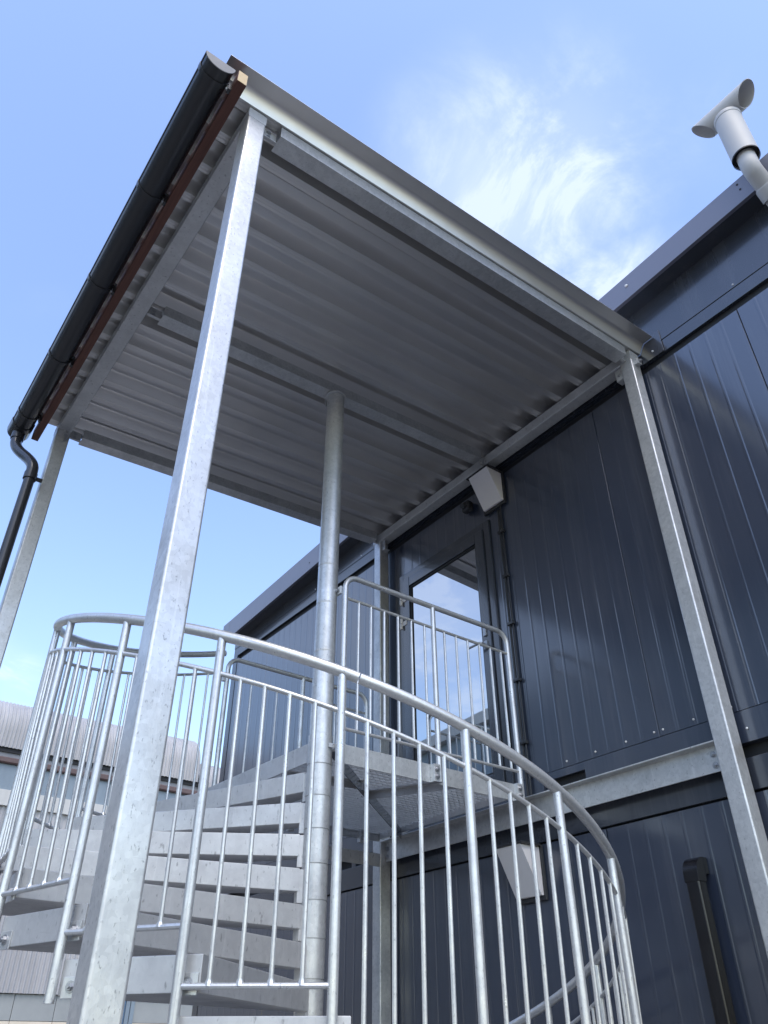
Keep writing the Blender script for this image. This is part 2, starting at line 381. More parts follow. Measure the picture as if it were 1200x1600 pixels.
for x in (-6.0,):
    pass
for px, pz in ((0.123, 0.631),):
    inst(SCREW, 'screw', bld, (px, YF - 0.001, pz)).scale = (2.0, 1.5, 2.0)
hole = B(); hole.tube([(0, 0, 0), (0, -0.002, 0)], 0.008, 8); holem = hole.mesh('rivet', DARK)
for px, pz in ((1.057, 0.726), (1.063, 0.667), (-4.2, 0.36), (-2.0, 0.46)): inst(holem, 'rivet', bld, (px, YF - 0.001, pz))

# door
door = B()
def ring(b, x0, x1, z0, z1, wd, y0, y1):
    b.box(x0, x0 + wd, y0, y1, z0, z1); b.box(x1 - wd, x1, y0, y1, z0, z1); b.box(x0 + wd, x1 - wd, y0, y1, z1 - wd, z1); b.box(x0 + wd, x1 - wd, y0, y1, z0, z0 + wd)
ring(door, DX0 + 0.002, DX1 - 0.002, -2.60, -0.428, 0.062, YW - 0.020, YW + 0.045)
d0 = door.build('door', FRAME, bld, bev=0.004)
lf = B(); ring(lf, DX0 + 0.068, DX1 - 0.068, -2.53, -0.494, 0.092, YW - 0.034, YW + 0.02); lf.build('door_leaf', FRAME, d0, bev=0.005)
bd = B(); ring(bd, DX0 + 0.1605, DX1 - 0.1605, -2.437, -0.587, 0.016, YW - 0.022, YW + 0.012); bd.build('glazing_bead', RUBBER, d0, bev=0.003)
gl = B(); gl.box(DX0 + 0.175, DX1 - 0.175, YW - 0.010, YW + 0.005, -2.422, -0.602); gl.build('glass_pane', GLASS, d0)
for z in (-0.70, -0.93, -2.25):
    h = B(); h.tube([(DX0 + 0.062, YW - 0.046, z - 0.05), (DX0 + 0.062, YW - 0.046, z - 0.004)], 0.0125, 12)
    h.tube([(DX0 + 0.062, YW - 0.046, z + 0.004), (DX0 + 0.062, YW - 0.046, z + 0.05)], 0.0125, 12); h.box(DX0 + 0.03, DX0 + 0.12, YW - 0.040, YW - 0.034, z - 0.02, z + 0.02)
    h.build('hinge', WHITE, d0)
h = B(); hx, hz = -1.752, -1.50
h.box(hx - 0.016, hx + 0.016, YW - 0.045, YW - 0.034, hz - 0.03, hz + 0.03)
h.tube([(hx, YW - 0.036, hz), (hx, YW - 0.085, hz), (hx - 0.012, YW - 0.097, hz), (hx - 0.13, YW - 0.097, hz + 0.002)], 0.0095, 10)
h.build('handle', BOLT, d0)
h = B(); h.box(hx - 0.014, hx + 0.014, YW - 0.047, YW - 0.034, hz + 0.07, hz + 0.15); h.build('lock_plate', BOLT, d0, bev=0.004)

# cable run beside the door
cab = thing('cable_conduit', 'thin black cable run clipped to the cladding beside the glazed door', 'cable', (-1.505, YW, -2.53))
b = B(); b.tube([(-1.512, YW - 0.016, -0.40), (-1.512, YW - 0.016, -2.69)], 0.009, 8); b.tube([(-1.487, YW - 0.014, -0.30), (-1.487, YW - 0.014, -2.69)], 0.007, 8)
b.build('cable', BLACKP, cab)
for z in (-0.62, -1.02, -1.42, -1.86, -2.3):
    b = B(); b.box(-1.530, -1.470, YW - 0.032, YW - 0.003, z - 0.012, z + 0.012); b.build('clip', BLACKP, cab, bev=0.003)

# wedge wall lamps
def lamp_meshes():
    W, H, D = 0.215, 0.27, 0.185
    b = B(); b.box(-W / 2 - 0.02, W / 2 + 0.012, -0.022, 0.0, -H - 0.025, 0.012); pm = b.mesh('back_plate', BLACKP, bev=0.004)
    b = B(); v = [(-W / 2, -0.0225, 0), (W / 2, -0.0225, 0), (-W / 2, -D, 0), (W / 2, -D, 0), (-W / 2, -0.0225, -H), (W / 2, -0.0225, -H), (-W / 2, -0.042, -H), (W / 2, -0.042, -H)]
    b.add(v, [(0, 1, 3, 2), (2, 3, 7, 6), (4, 6, 7, 5), (0, 2, 6, 4), (1, 5, 7, 3), (0, 4, 5, 1)]); hm = b.mesh('housing', WHITE, bev=0.004)
    b = B(); b.box(-W / 2 - 0.025, W / 2 + 0.02, -D - 0.006, -0.0225, 0.0005, 0.014); tm = b.mesh('top_cover', BLACKP, bev=0.003)
    return pm, hm, tm
LP = lamp_meshes()
lamp = thing('wall_lamp', 'white wedge wall lamp over the glazed door under the canopy beam', 'wall lamp', (-1.535, YW - 0.005, -0.085), 'white wedge wall lamps')
for me, nm in zip(LP, ('back_plate', 'housing', 'top_cover')): inst(me, nm, lamp, lamp['site'])
l2 = lamp.copy(); C.objects.link(l2); l2.location = (-1.565, YW - 0.005, -2.955 + GZ); l2['site'] = (-1.565, YW - 0.005, -2.955)
l2['label'] = 'white wedge wall lamp on the ground floor wall behind the curved balusters'
for ch in list(lamp.children):
    c = ch.copy(); C.objects.link(c); c.parent = l2
cb = thing('sensor_box', 'small black sensor box on the wall beside the upper lamp', 'sensor', (-1.83, YW, -0.20))
b = B(); b.box(-1.88, -1.79, YW - 0.075, YW - 0.005, -0.25, -0.15); b.build('housing', BLACKP, cb, bev=0.02, seg=3)
b = B(); b.tube([(-1.835, YW - 0.075, -0.2), (-1.835, YW - 0.1, -0.215)], [0.035, 0.022], 14); b.build('lens', BLACKP, cb)

# square black downpipe on the ground floor wall
sp = thing('square_wall_pipe', 'square black plastic pipe on the ground floor wall right of the staircase', 'pipe', (-0.40, 0.08, -5.5))
b = B(); b.extrude(rrect(0.078, 0.066, 0.012), lambda a, c, t: (-0.405 + a, 0.062 + c, t), -5.5, -3.30); b.build('pipe', JETP, sp)
b = B(); pr = [(0.028, -3.30), (0.028, -3.255)] + [(0.10 - 0.072 * math.cos(R(q)), -3.255 + 0.072 * math.sin(R(q))) for q in (15, 30, 45, 60, 75, 90)] + [(0.131, -3.183), (0.131, -3.262), (0.104, -3.262), (0.098, -3.27), (0.096, -3.30)]
b.extrude(pr, lambda y, z, t: (t, y, z), -0.447, -0.363); b.build('elbow', JETP, sp, bev=0.003)

# vent pipe through the verge
vp = thing('vent_pipe', 'grey plastic vent pipe with open T shaped cowl above the roof edge', 'vent pipe', (1.20, -0.14, 0.6))
VX, VY = 1.20, -0.14
b = B(); b.tube([(VX, VY, 0.735), (VX, VY, 1.17)], 0.085, 32, caps=False); b.tube([(VX, VY, 1.17), (VX, VY, 0.735)], 0.079, 32, caps=False)
n = 32; b.f += [(k, (k + 1) % n, 3 * n + (k + 1) % n if False else 3 * n + (n - (k + 1)) % n, 3 * n + (n - k) % n) for k in range(0)]
b.build('sleeve', PVC, vp)
b = B(); b.tube([(VX, VY, 0.727), (VX, VY, 0.737)], 0.0865, 32, caps=False); b.tube([(VX, VY, 0.745), (VX, VY, 0.746)], 0.084, 32); b.build('seal_ring', RUBBER, vp)
b = B(); b.tube([(VX, VY, 1.168), (VX, VY, 1.205)], 0.089, 32); b.build('collar', PVC, vp, bev=0.006)
b = B(); L = 0.165; rr = 0.077; n = 36; zc = 1.283
def cowl_ring(x0, sgn, r_):
    q = []
    for k in range(n):
        a = 2 * math.pi * k / n; cz = math.sin(a)
        q.append((VX + x0 + sgn * (0.05 + 0.062 * cz), VY + r_ * math.cos(a), zc + r_ * cz))
    return q
A0, A1, I0, I1 = cowl_ring(-L + 0.05, -1, rr), cowl_ring(L - 0.05, 1, rr), cowl_ring(-L + 0.05, -1, rr - 0.005), cowl_ring(L - 0.05, 1, rr - 0.005)
fs = []
for k in range(n):
    j = (k + 1) % n
    fs += [(k, j, n + j, n + k), (2 * n + j, 2 * n + k, 3 * n + k, 3 * n + j), (k, 2 * n + k, 2 * n + j, j), (n + j, 3 * n + j, 3 * n + k, n + k)]
b.add(A0 + A1 + I0 + I1, fs); b.build('cowl', PVC, vp)
b = B(); b.tube([(VX, VY, 0.76), (VX, VY, 0.66)] + [Vector((VX, VY + 0.10 - 0.10 * math.cos(R(q)), 0.66 - 0.10 * math.sin(R(q)))) for q in (12, 24, 36, 48)] + [(VX, 0.16, 0.375)], 0.057, 24)
b.build('pipe', PVC, vp)
b = B(); p0 = Vector((VX, -0.03, 0.523)); dd = Vector((0, 0.669, -0.743)); b.tube([p0, p0 + dd * 0.012, p0 + dd * 0.09], [0.061, 0.066, 0.066], 24); b.build('socket', PVC, vp)

# ------------------------------------------------------------------ canopy
SL = 0.0545
can = thing('canopy', 'open steel canopy with corrugated sheet roof on four galvanised posts', 'canopy', (-1.48, -1.45, -5.53))
PS = 0.098
prof = rrect(PS, PS, 0.010, 4)
def post(cx, cy, z1, nm='post'):
    b = B(); b.extrude(prof, lambda a, c, t: (cx + a, cy + c, t), -5.52, z1); o = b.build(nm, GALV, can, ang=50)
    b = B(); b.box(cx - 0.1, cx + 0.1, cy - 0.1, cy + 0.1, -5.53, -5.515); b.build('base_plate', GALVD, can)
    return o
XN, XF = -PS / 2, -2.945 - PS / 2
YB, YN = PS / 2, -3.0 + PS / 2
post(XN, YN, -0.152); post(XF, YN, -0.152); post(XN, YB, -0.002); post(XF, YB, -0.002)
# beams along x stand on the posts
b = B(); b.extrude(rrect(PS, 0.074, 0.007), lambda a, c, t: (t, YN + a, -0.150 + 0.037 + c), -3.06, 0.0); b.build('front_beam', GALVD, can, ang=50)
b = B(); b.extrude(rrect(PS, 0.084, 0.007), lambda a, c, t: (t, YB + a, 0.042 + c), -3.06, 0.0); b.build('back_beam', GALVD, can, ang=50)
# C section purlins along y
def cbeam(x, y0, y1):
    z = lambda y: 0.0015 + SL * y
    t_ = 0.004; wd, hh, lip = 0.100, 0.084, 0.022
    p = [(0, 0), (0, hh), (-wd, hh), (-wd, hh - lip), (-wd + t_, hh - lip), (-wd + t_, hh - t_), (-t_, hh - t_), (-t_, t_), (-wd + t_, t_), (-wd + t_, lip), (-wd, lip), (-wd, 0)]
    b = B(); b.extrude(p, lambda a, c, t: (x + a, t, z(t) + c), y0, y1); return b.build('purlin', GALV, can, bev=0.002)
for x in (0.0, -1.452, -2.945):
    cbeam(x, -2.815, -0.045 if x != -1.452 else -0.075)
    for y0, y1, zz in ((-2.902, -2.8155, 0), (-0.044, -0.001, 0)):
        z = SL * (y0 + y1) / 2
        b = B(); b.box(x - 0.060, x - 0.052, y0, y1, z - 0.004, z + 0.078); b.box(x - 0.0515, x - 0.040, y0, y1, z - 0.004, z + 0.001)
        br = b.build('bracket_plate', GALVD, can, bev=0.0015)
        if y0 < -1:
            for dz in (0.018, 0.056): inst(BOLTS, 'bolt', br, (x - 0.052, -2.862, z + dz), rot=(0, 0, 0))
# clamp plates at the post heads
for cx, cy, sx in ((-PS, 0.0, -1), (XF + PS / 2, 0.0, 1)):
    x0, x1 = (cx - 0.06, cx - 0.001) if sx < 0 else (cx + 0.001, cx + 0.05)
    b = B(); b.box(x0, x1, 0.018, 0.026, -0.105, -0.003); b.box(x0, x1, 0.026, 0.075, -0.105, -0.098); br = b.build('bracket_plate', GALVD, can, bev=0.0015)
    inst(BOLTS, 'bolt', br, ((x0 + x1) / 2, 0.018, -0.06), rot=(0, 0, R(-90)))
b = B(); b.box(XF + PS / 2 + 0.0005, XF + PS / 2 + 0.009, YN - 0.008, YN + 0.008, -0.255, -0.06); b.box(XF + PS / 2 + 0.0005, XF + PS / 2 + 0.009, YN + 0.026, YN + 0.042, -0.255, -0.06)
br = b.build('bracket_plate', GALV, can, bev=0.002)
for z in (-0.225, -0.20): inst(BOLTM, 'bolt', br, (XF + PS / 2 + 0.009, YN + 0.018, z))
b = B(); b.box(0.0005, 0.03, 0.03, 0.07, -0.05, -0.006); br = b.build('bracket_plate', GALVD, can, bev=0.002)
inst(BOLTM, 'bolt', br, (0.03, 0.05, -0.025))
# corrugated roof sheets
def sheet(x_right, n, first):
    low, web, top, h = 0.054, 0.050, 0.0585, 0.072
    prof_ = tuple((k / 8, 1 - (1 - k / 8) ** 1.55) for k in range(1, 9))
    rise = lambda xa, sgn: [(xa + sgn * web * u * 1.0, h * v_) for u, v_ in prof_]
    pts = []; x = x_right
    pts += [(x + web + (0.074 if first else 0.03), h + (0 if first else 0.0025))] + list(reversed(rise(x, 1)))
    for i in range(n):
        rib = low / 3
        pts += [(x, 0), (x - rib + .003, 0), (x - rib, 0.0018), (x - rib - .003, 0), (x - 2 * rib + .003, 0), (x - 2 * rib, 0.0018), (x - 2 * rib - .003, 0), (x - low, 0)]
        pts += rise(x - low, -1)
        x -= low + 2 * web + top
        if i < n - 1: pts += list(reversed(rise(x, 1)))
        else: pts.append((x + web, h))
    pr = pts + [(a, c + 0.0018) for a, c in reversed(pts)]
    b = B(); b.extrude(pr, lambda a, c, t: (a, t, 0.0895 + SL * t + c), -3.185, 0.118); o = b.build('roof_sheet', SHEET, can, ang=32)
    return x
x = 0.011
for i in range(3): x = sheet(x, 5, i == 0)
b = B(); b.extrude([(-3.2, 0.0), (0.185, 0.0), (0.185, 0.006), (-3.2, 0.006)], lambda a, c, t: (a, YW - 0.012 + c, t), -0.005, 0.20); b.build('wall_flashing', FRAME, can, bev=0.002)
inst(SCREW, 'screw', can, (0.105, YW - 0.0125, 0.05)).scale = (1.3, 1.3, 1.3)
# stained timber fascia under the sheet ends
b = B(); b.box(-3.155, 0.13, -3.130, -3.080, -0.180, -0.087); tb = b.build('fascia_board', TIMBER, can, bev=0.003)
b = B(); b.box(0.1302, 0.1312, -3.1285, -3.0815, -0.1785, -0.0885); b.build('cut_end', TIMBEREND, tb)

# channel carrying the landing, and the tie along the left side
b = B(); p = [(0.062, -2.823), (0.062, -2.681), (0.004, -2.681), (0.004, -2.689), (0.054, -2.692), (0.054, -2.823)]
b.extrude(p, lambda y, z, t: (t, y, z), -2.944, -PS - 0.001); lb = b.build('landing_beam', GALV, can, bev=0.0015)
for x in (-2.925, -0.145):
    for z in (-2.735, -2.79): inst(BOLTM, 'bolt', lb, (x, 0.054, z), rot=(0, 0, R(-90)))
b = B(); b.box(-2.962, -2.948, -1.62, -0.001, -2.860, -2.770); b.build('side_tie', GALVD, can, bev=0.002)

# ------------------------------------------------------------------ gutter and round downpipe
gut = thing('roof_gutter', 'black half round gutter along the front edge of the canopy', 'gutter', (-1.5, -3.22, -0.2))
GY, GZC, GR = -3.222, -0.112, 0.074
def gz(x): return GZC + 0.0035 * (x - 0.13)
arcp = [(GY + GR * math.cos(R(a)), GR * math.sin(R(a))) for a in range(180, 361, 12)]
inn = [(GY + (GR - 0.004) * math.cos(R(a)), (GR - 0.004) * math.sin(R(a))) for a in range(360, 179, -12)]
pr = [(GY - GR - 0.004, 0.004), (GY - GR - 0.004, -0.012)] + arcp[1:] + [(GY + GR, 0.006)] + [(GY + GR - 0.004, 0.006)] + inn[1:-1] + [(GY - GR + 0.006, 0.004)]
b = B(); b.extrude(pr, lambda y, z, t: (t, y, gz(t) + z), -3.06, 0.125); b.build('channel', BLACKP, gut, ang=30)
b = B(); b.extrude([(y, z) for y, z in [(GY - GR - .003, 0.004)] + [(GY + (GR + .003) * math.cos(R(a)), (GR + .003) * math.sin(R(a))) for a in range(180, 361, 12)] + [(GY + GR + .003, 0.004)]], lambda y, z, t: (t, y, gz(t) + z), 0.1255, 0.131); b.build('end_cap', CAPM, gut, bev=0.002)
for x in (0.055, -0.70, -1.46, -2.22, -2.92):
    b = B(); o1 = [(GY + (GR + .006) * math.cos(R(a)), (GR + .006) * math.sin(R(a))) for a in range(176, 365, 12)]; o2 = [(GY + (GR + .0005) * math.cos(R(a)), (GR + .0005) * math.sin(R(a))) for a in range(364, 175, -12)]
    b.extrude(o1 + o2, lambda y, z, t: (t, y, gz(x) + z), x - 0.014, x + 0.014); b.box(x - 0.014, x + 0.014, -3.1465, -3.1305, -0.178, -0.095)
    b.build('gutter_bracket', BLACKP, gut, bev=0.001)
    for z in (-0.165, -0.145): inst(BOLTS, 'screw', gut, (x, -3.1465, z), rot=(0, 0, R(-90))).scale = (.7, .7, .7)
OX = -3.13
b = B(); arcq = [(GY + (GR + .006) * math.cos(R(a)), (GR + .006) * math.sin(R(a))) for a in range(180, 361, 12)]
b.extrude([(GY - GR - .008, 0.006)] + arcq + [(GY + GR + .006, 0.006)], lambda y, z, t: (t, y, gz(t) + z), OX - 0.075, -3.055); b.tube([(OX, GY, gz(OX) - 0.05), (OX, GY, gz(OX) - 0.125)], 0.046, 24)
b.build('outlet', BLACKP, gut, ang=30)
dp = thing('downpipe', 'black round downpipe with swan neck beside the left front post', 'downpipe', (-2.93, -3.1, -5.5))
PXc, PYc = -2.90, -3.085
path = [Vector((OX, GY, -0.20)), Vector((OX, GY, -0.26))]
a, c = Vector((OX, GY, -0.26)), Vector((PXc, PYc, -0.60))
for k in range(1, 15):
    u = k / 15; s_ = u * u * (3 - 2 * u); path.append(Vector((OX + (PXc - OX) * s_, GY + (PYc - GY) * s_, -0.26 - 0.36 * u)))
path += [Vector((PXc, PYc, -0.62)), Vector((PXc, PYc, -0.68))]
b = B(); b.tube(path, 0.040, 24); b.build('swan_neck', BLACKP, dp, ang=60)
b = B(); b.tube([(PXc, PYc, -0.66), (PXc, PYc, -5.45)], 0.036, 24); b.build('pipe', BLACKP, dp)
b = B(); b.tube([(PXc, PYc, -0.645), (PXc, PYc, -0.70)], 0.0445, 24); b.box(PXc - 0.075, PXc - 0.04, PYc - 0.012, PYc + 0.012, -0.70, -0.65); b.box(PXc - .01, PXc + .01, PYc + 0.04, -3.001, -0.69, -0.665); b.build('clip', BLACKP, dp, bev=0.002)

# ------------------------------------------------------------------ spiral staircase
CX, CY = -1.48, -1.485
A0, DA, Z0, HR, TH, OFF = 182.73, 18.70, -2.605, 0.1614, 0.103, 0.019
RAD = 1.43
st = thing('spiral_staircase', 'galvanised steel spiral staircase winding round a central column', 'spiral staircase', (CX, CY, -5.53))
b = B(); b.tube([(CX, CY, -5.52), (CX, CY, -0.105)], 0.0615, 40); b.build('column', GALV, st, ang=50)
b = B(); b.tube([(CX, CY, -0.104), (CX, CY, -0.092)], 0.075, 24); b.box(CX - 0.07, CX - 0.062, CY - 0.05, CY + 0.06, -0.16, -0.08); hp = b.build('head_plate', GALVD, st, bev=0.002)
ringm = B(); ringm.tube([(0, 0, -0.006), (0, 0, -0.002), (0, 0, 0.002), (0, 0, 0.006)], [0.0616, 0.0628, 0.0628, 0.0616], 40); ringm = ringm.mesh('weld_ring', GALVD)
for z in (-1.53, -1.79, -2.10): inst(ringm, 'weld_ring', st, (CX, CY, z))
sl_ = B(); sl_.tube([(0, 0, -HR + 0.003), (0, 0, -HR + 0.0045), (0, 0, -0.0015), (0, 0, 0)], [0.0636, 0.0652, 0.0652, 0.0636], 40); slm = sl_.mesh('hub_sleeve', GALV, ang=20)
for k in range(0, 18): inst(slm, 'hub_sleeve', st, (CX, CY, Z0 - HR * k + 0.02), R(40 * k))
# one tread: folded plate with deep edges; local frame: nosing along +x at y=OFF
def tread_mesh():
    al = -(DA + 1.6)
    ca, sa = math.cos(R(al)), math.sin(R(al))
    ri, ro = 0.082, 1.408
    n0 = (ri, OFF); n1 = (ro, OFF)
    b1 = (ro * ca, ro * sa); b0 = (ri * ca + 0.01, ri * sa - 0.035)
    b = B(); lo = [n0, b0, b1, n1]
    b.hexa([(x, y, -TH) for x, y in lo] + [(x, y, 0) for x, y in lo])
    b.box(0.05, 0.090, -0.03, OFF - 0.003, -TH - 0.05, -0.004)
    return b.mesh('tread', GALVD, bev=0.004), b1, n1
TR, TB1, TN1 = tread_mesh()
for k in range(1, 18):
    a = R(A0 + DA * k); z = Z0 - HR * k
    t = inst(TR, 'tread', st, (CX, CY, z), a)
    ex, ey = TN1[0] - TB1[0], TN1[1] - TB1[1]; L = math.hypot(ex, ey); nrm = math.atan2(-ex, ey)
    for s_ in (0.05, L - 0.04):
        px, py = TB1[0] + ex * s_ / L, TB1[1] + ey * s_ / L
        o = bpy.data.objects.new('bolt', BOLTM); C.objects.link(o); o.parent = t; o.location = (px + math.cos(nrm) * 0.0065, py + math.sin(nrm) * 0.0065, -0.078); o.rotation_euler = (0, 0, nrm); o['site'] = (0, 0, 0)
        b = bpy.data.objects.new('fixing_plate', bpy.data.meshes.get('fixing_plate') or (lambda q: q.box(-0.0005, 0.006, -0.034, 0.034, -0.032, 0.028).mesh('fixing_plate', GALVT, bev=0.002))(B()))
        C.objects.link(b); b.parent = t; b.location = (px + math.cos(nrm) * 0.0005, py + math.sin(nrm) * 0.0005, -0.078); b.rotation_euler = (0, 0, nrm); b['site'] = (0, 0, 0)
hz = lambda a: -1.601 + (183.1 - a) * 0.00829
pt = lambda a, z, r_=RAD: Vector((CX + r_ * math.cos(R(a)), CY + r_ * math.sin(R(a)), z))
posts = [179.5, 198.0, 216.8, 235.7, 254.6, 273.7, 293.1, 311.9, 330.7, 350.0, 368.6, 388.3, 407.3, 426.3, 445.3, 464.3, 483.3, 502.3]
def hrail(a0, a1, r_, dz, nm, m, step=1.5, nseg=14):
    n_ = max(2, int(abs(a1 - a0) / step)); b = B()
    b.tube([pt(a0 + (a1 - a0) * k / n_, hz(a0 + (a1 - a0) * k / n_) + dz) for k in range(n_ + 1)], r_, nseg); return b.build(nm, m, st, ang=60)
hrail(178.6, 333.15, 0.0215, 0, 'handrail', GALVT); hrail(333.32, 505, 0.0215, 0, 'handrail', GALVT)
for i, a in enumerate(posts):
    ztop = hz(a) - 0.012
    zb = Z0 - HR * (i + 1) - TH - 0.02 if i < 17 else -5.53
    if i == 0: zb = Z0 - 0.16
    zb = max(zb, -5.53)
    b = B(); q = pt(a, 0); b.tube([(q.x, q.y, zb), (q.x, q.y, ztop)], 0.0168, 14); b.build('post', GALVT, st)
MID = -0.152
bal_cache = {}
for i in range(17):
    a0, a1 = posts[i], posts[i + 1]
    zr = Z0 - HR * (i + 1) + 0.074
    hrail(a0 + 0.5, a1 - 0.5, 0.0095, MID, 'mid_rail', GALVT, 2.0, 10)
    b = B(); b.tube([pt(a0 + 0.5, zr), pt(a1 - 0.5, zr)], 0.0095, 10); b.build('bottom_rail', GALVT, st)
    for k in range(1, 5):
        a = a0 + (a1 - a0) * k / 5
        u = k / 5; P = pt(a0, 0) * (1 - u) + pt(a1, 0) * u; Q = pt(a, 0)
        b = B(); b.tube([(P.x, P.y, zr), (P.x, P.y, zr + 0.012), (P.x, P.y, zr + 0.02), (Q.x * .7 + P.x * .3, Q.y * .7 + P.y * .3, zr + 0.5), (Q.x, Q.y, hz(a) + MID - 0.015), (Q.x, Q.y, hz(a) + MID)], [0.0145, 0.012, 0.0078, 0.0078, 0.0078, 0.0105], 8); b.build('baluster', GALVT, st)

# landing: framed grating between column, left edge and wall
land = thing('stair_landing', 'square steel grating landing between the staircase and the glazed door', 'landing', (-2.1, -0.75, -2.74))
LX0, LX1, LY0, LY1 = -2.885, -1.392, -1.478, -0.055
LZ1, LZ0 = -2.632, -2.735
b = B(); b.box(LX1 - 0.008, LX1, CY + 0.07, LY1, LZ0, LZ1); b.build('edge_plate', GALV, land, bev=0.0015)
b = B(); b.box(LX0, LX0 + 0.008, LY0 - 0.02, LY1, LZ0 + 0.03, LZ1); b.build('edge_plate', GALV, land, bev=0.0015)
b = B(); b.box(LX0 + 0.009, LX1 - 0.009, LY1 - 0.008, LY1, LZ0 + 0.045, LZ1); b.build('edge_plate', GALVD, land, bev=0.0015)
ca, sa = math.cos(R(A0)), math.sin(R(A0)); nx, ny = -sa, ca
def ap(r_, d): return (CX + ca * r_ + nx * d, CY + sa * r_ + ny * d)
q = [ap(0.082, OFF), ap(1.40, OFF), ap(1.40, OFF - 0.008), ap(0.082, OFF - 0.008)]
b = B(); b.hexa([(x, y, Z0 - TH) for x, y in q] + [(x, y, Z0) for x, y in q]); b.build('nosing_plate', GALVD, land, bev=0.002)
gr = B()
x = LX0 + 0.02
while x < LX1 - 0.015:
    gr.box(x, x + 0.0045, LY0 + 0.0, LY1 - 0.012, LZ1 - 0.026, LZ1 - 0.004); x += 0.044
y = LY0 + 0.02
while y < LY1 - 0.02:
    gr.box(LX0 + 0.012, LX1 - 0.012, y, y + 0.004, LZ1 - 0.014, LZ1 - 0.006); y += 0.044
go = gr.build('grating', GALVT, land); go['kind'] = 'stuff'
def angle_bar(p0, p1, z0, z1, wd, nm, m):
    a, c = Vector(p0), Vector(p1); d = (c - a).normalized(); n_ = Vector((-d.y, d.x))
    b = B()
    for (o0, o1, zz0, zz1) in ((0, 0.006, z0, z1), (0.006, wd, z1 - 0.006, z1)):
        q = [a + n_ * o0, c + n_ * o0, c + n_ * o1, a + n_ * o1]
        b.hexa([(v.x, v.y, zz0) for v in q] + [(v.x, v.y, zz1) for v in q])
    return b.build(nm, m, land, bev=0.001)
angle_bar((-1.42, -1.42), (-2.60, -0.065), -2.735, -2.667, 0.05, 'brace', FRAME)
angle_bar((-1.405, -0.52), (-1.97, -0.83), -2.715, -2.668, 0.04, 'brace', GALVD)
angle_bar((-1.80, -0.98), (-1.90, -1.44), -2.715, -2.668, 0.04, 'brace', GALVD)

def guard(name, label, x, y0, y1, mids, bals, zt, zb, gap, brk):
    t = thing(name, label, 'railing', (x, (y0 + y1) / 2, zb), 'straight railings on the landing')
    rr_ = 0.085; ry = Vector((0, 1, 0)); rz = Vector((0, 0, 1))
    path = [Vector((x, y0, zb)), Vector((x, y0, zt - rr_ - 0.02))] + arc((x, y0 + rr_, zt - rr_), (0, -1, 0), (0, 0, 1), rr_, 0, 90, 10) + arc((x, y1 - rr_, zt - rr_), (0, 0, 1), (0, 1, 0), rr_, 0, 90, 10) + [Vector((x, y1, zt - rr_ - 0.02)), Vector((x, y1, zb))]
    b = B(); b.tube(path, 0.0168, 14); b.build('top_rail', GALVT, t, ang=60)
    for nm, z in (('mid_rail', zt + MID), ('bottom_rail', LZ1 + 0.075)):
        b = B(); b.tube([(x, y0, z), (x, y1, z)], 0.0095, 10); b.build(nm, GALVT, t)
    for y in mids:
        b = B(); b.tube([(x, y, zb), (x, y, zt - 0.008)], 0.0168, 14); b.build('post', GALVT, t)
    bm_ = B(); bm_.tube([(0, 0, LZ1 + 0.075), (0, 0, zt + MID)], 0.0078, 8); bme = bm_.mesh('baluster', GALVT)
    for y in bals: inst(bme, 'baluster', t, (x, y, 0))
    for y in brk:
        b = B(); b.box(x - 0.020, x + 0.0175, y - 0.052, y - 0.006, -2.735, -2.635); br = b.build('fixing_plate', GALVT, t, bev=0.002)
        for z in (-2.665, -2.705): inst(BOLTM, 'bolt', br, (x + 0.0175, y - 0.03, z))
    return t
t = guard('landing_railing', 'straight tube railing on the landing edge in front of the glazed door', -1.372, -1.425, -0.085, [-0.745],
      [-1.325, -1.235, -1.135, -1.03, -0.925, -0.82, -0.655, -0.555, -0.455, -0.352, -0.252, -0.155], -1.612, -2.73, 0, (-0.745, -0.085))
b = B(); b.box(-1.418, -1.384, -1.452, -1.446, -1.735, -1.685); br = b.build('fixing_plate', GALVT, t, bev=0.001)
b = B(); b.box(-1.45, -1.384, -1.4455, -1.4395, -1.735, -1.685); br = b.build('fixing_plate', GALVT, t, bev=0.001)
inst(BOLTS, 'bolt', br, (-1.41, -1.4525, -1.71), rot=(0, 0, R(-90)))
t2 = guard('landing_railing', 'straight tube railing on the left landing edge behind the staircase column', -2.862, -1.435, -0.20, [-0.80],
      [-1.335, -1.235, -1.13, -1.02, -0.91, -0.70, -0.60, -0.50, -0.40, -0.30], -1.612, -2.70, 0, (-0.80, -0.20))
b = B(); b.box(-2.875, -2.85, -1.47, -1.452, -1.80, -1.755); b.build('fixing_plate', GALVT, t2, bev=0.001)

# ------------------------------------------------------------------ old warehouse in the background
KX = -22.0
def wy(y): return -3.68 + (y + 3.68) * 1.2
def wz(z): return -3.987 + (z + 3.987) * 1.2
wh = thing('warehouse', 'old warehouse with pale corrugated bullnose roof behind the staircase', 'warehouse', (KX, -8.0, -5.53))
def corr(b, y0, y1, prof, pitch, amp, nper=6):
    n_ = int((y1 - y0) / pitch * nper); v = []; m_ = len(prof)
    for i in range(n_ + 1):
        y = y0 + (y1 - y0) * i / n_; s_ = amp * math.cos(2 * math.pi * (y - y0) / pitch)
        for (x, z, nx_, nz_) in prof: v.append((x + nx_ * s_, y, z + nz_ * s_))
    f = [(i * m_ + k, (i + 1) * m_ + k, (i + 1) * m_ + k + 1, i * m_ + k + 1) for i in range(n_) for k in range(m_ - 1)]
    b.add(v, f)
zb_, zt_ = wz(2.0), wz(3.30); RR = 1.05
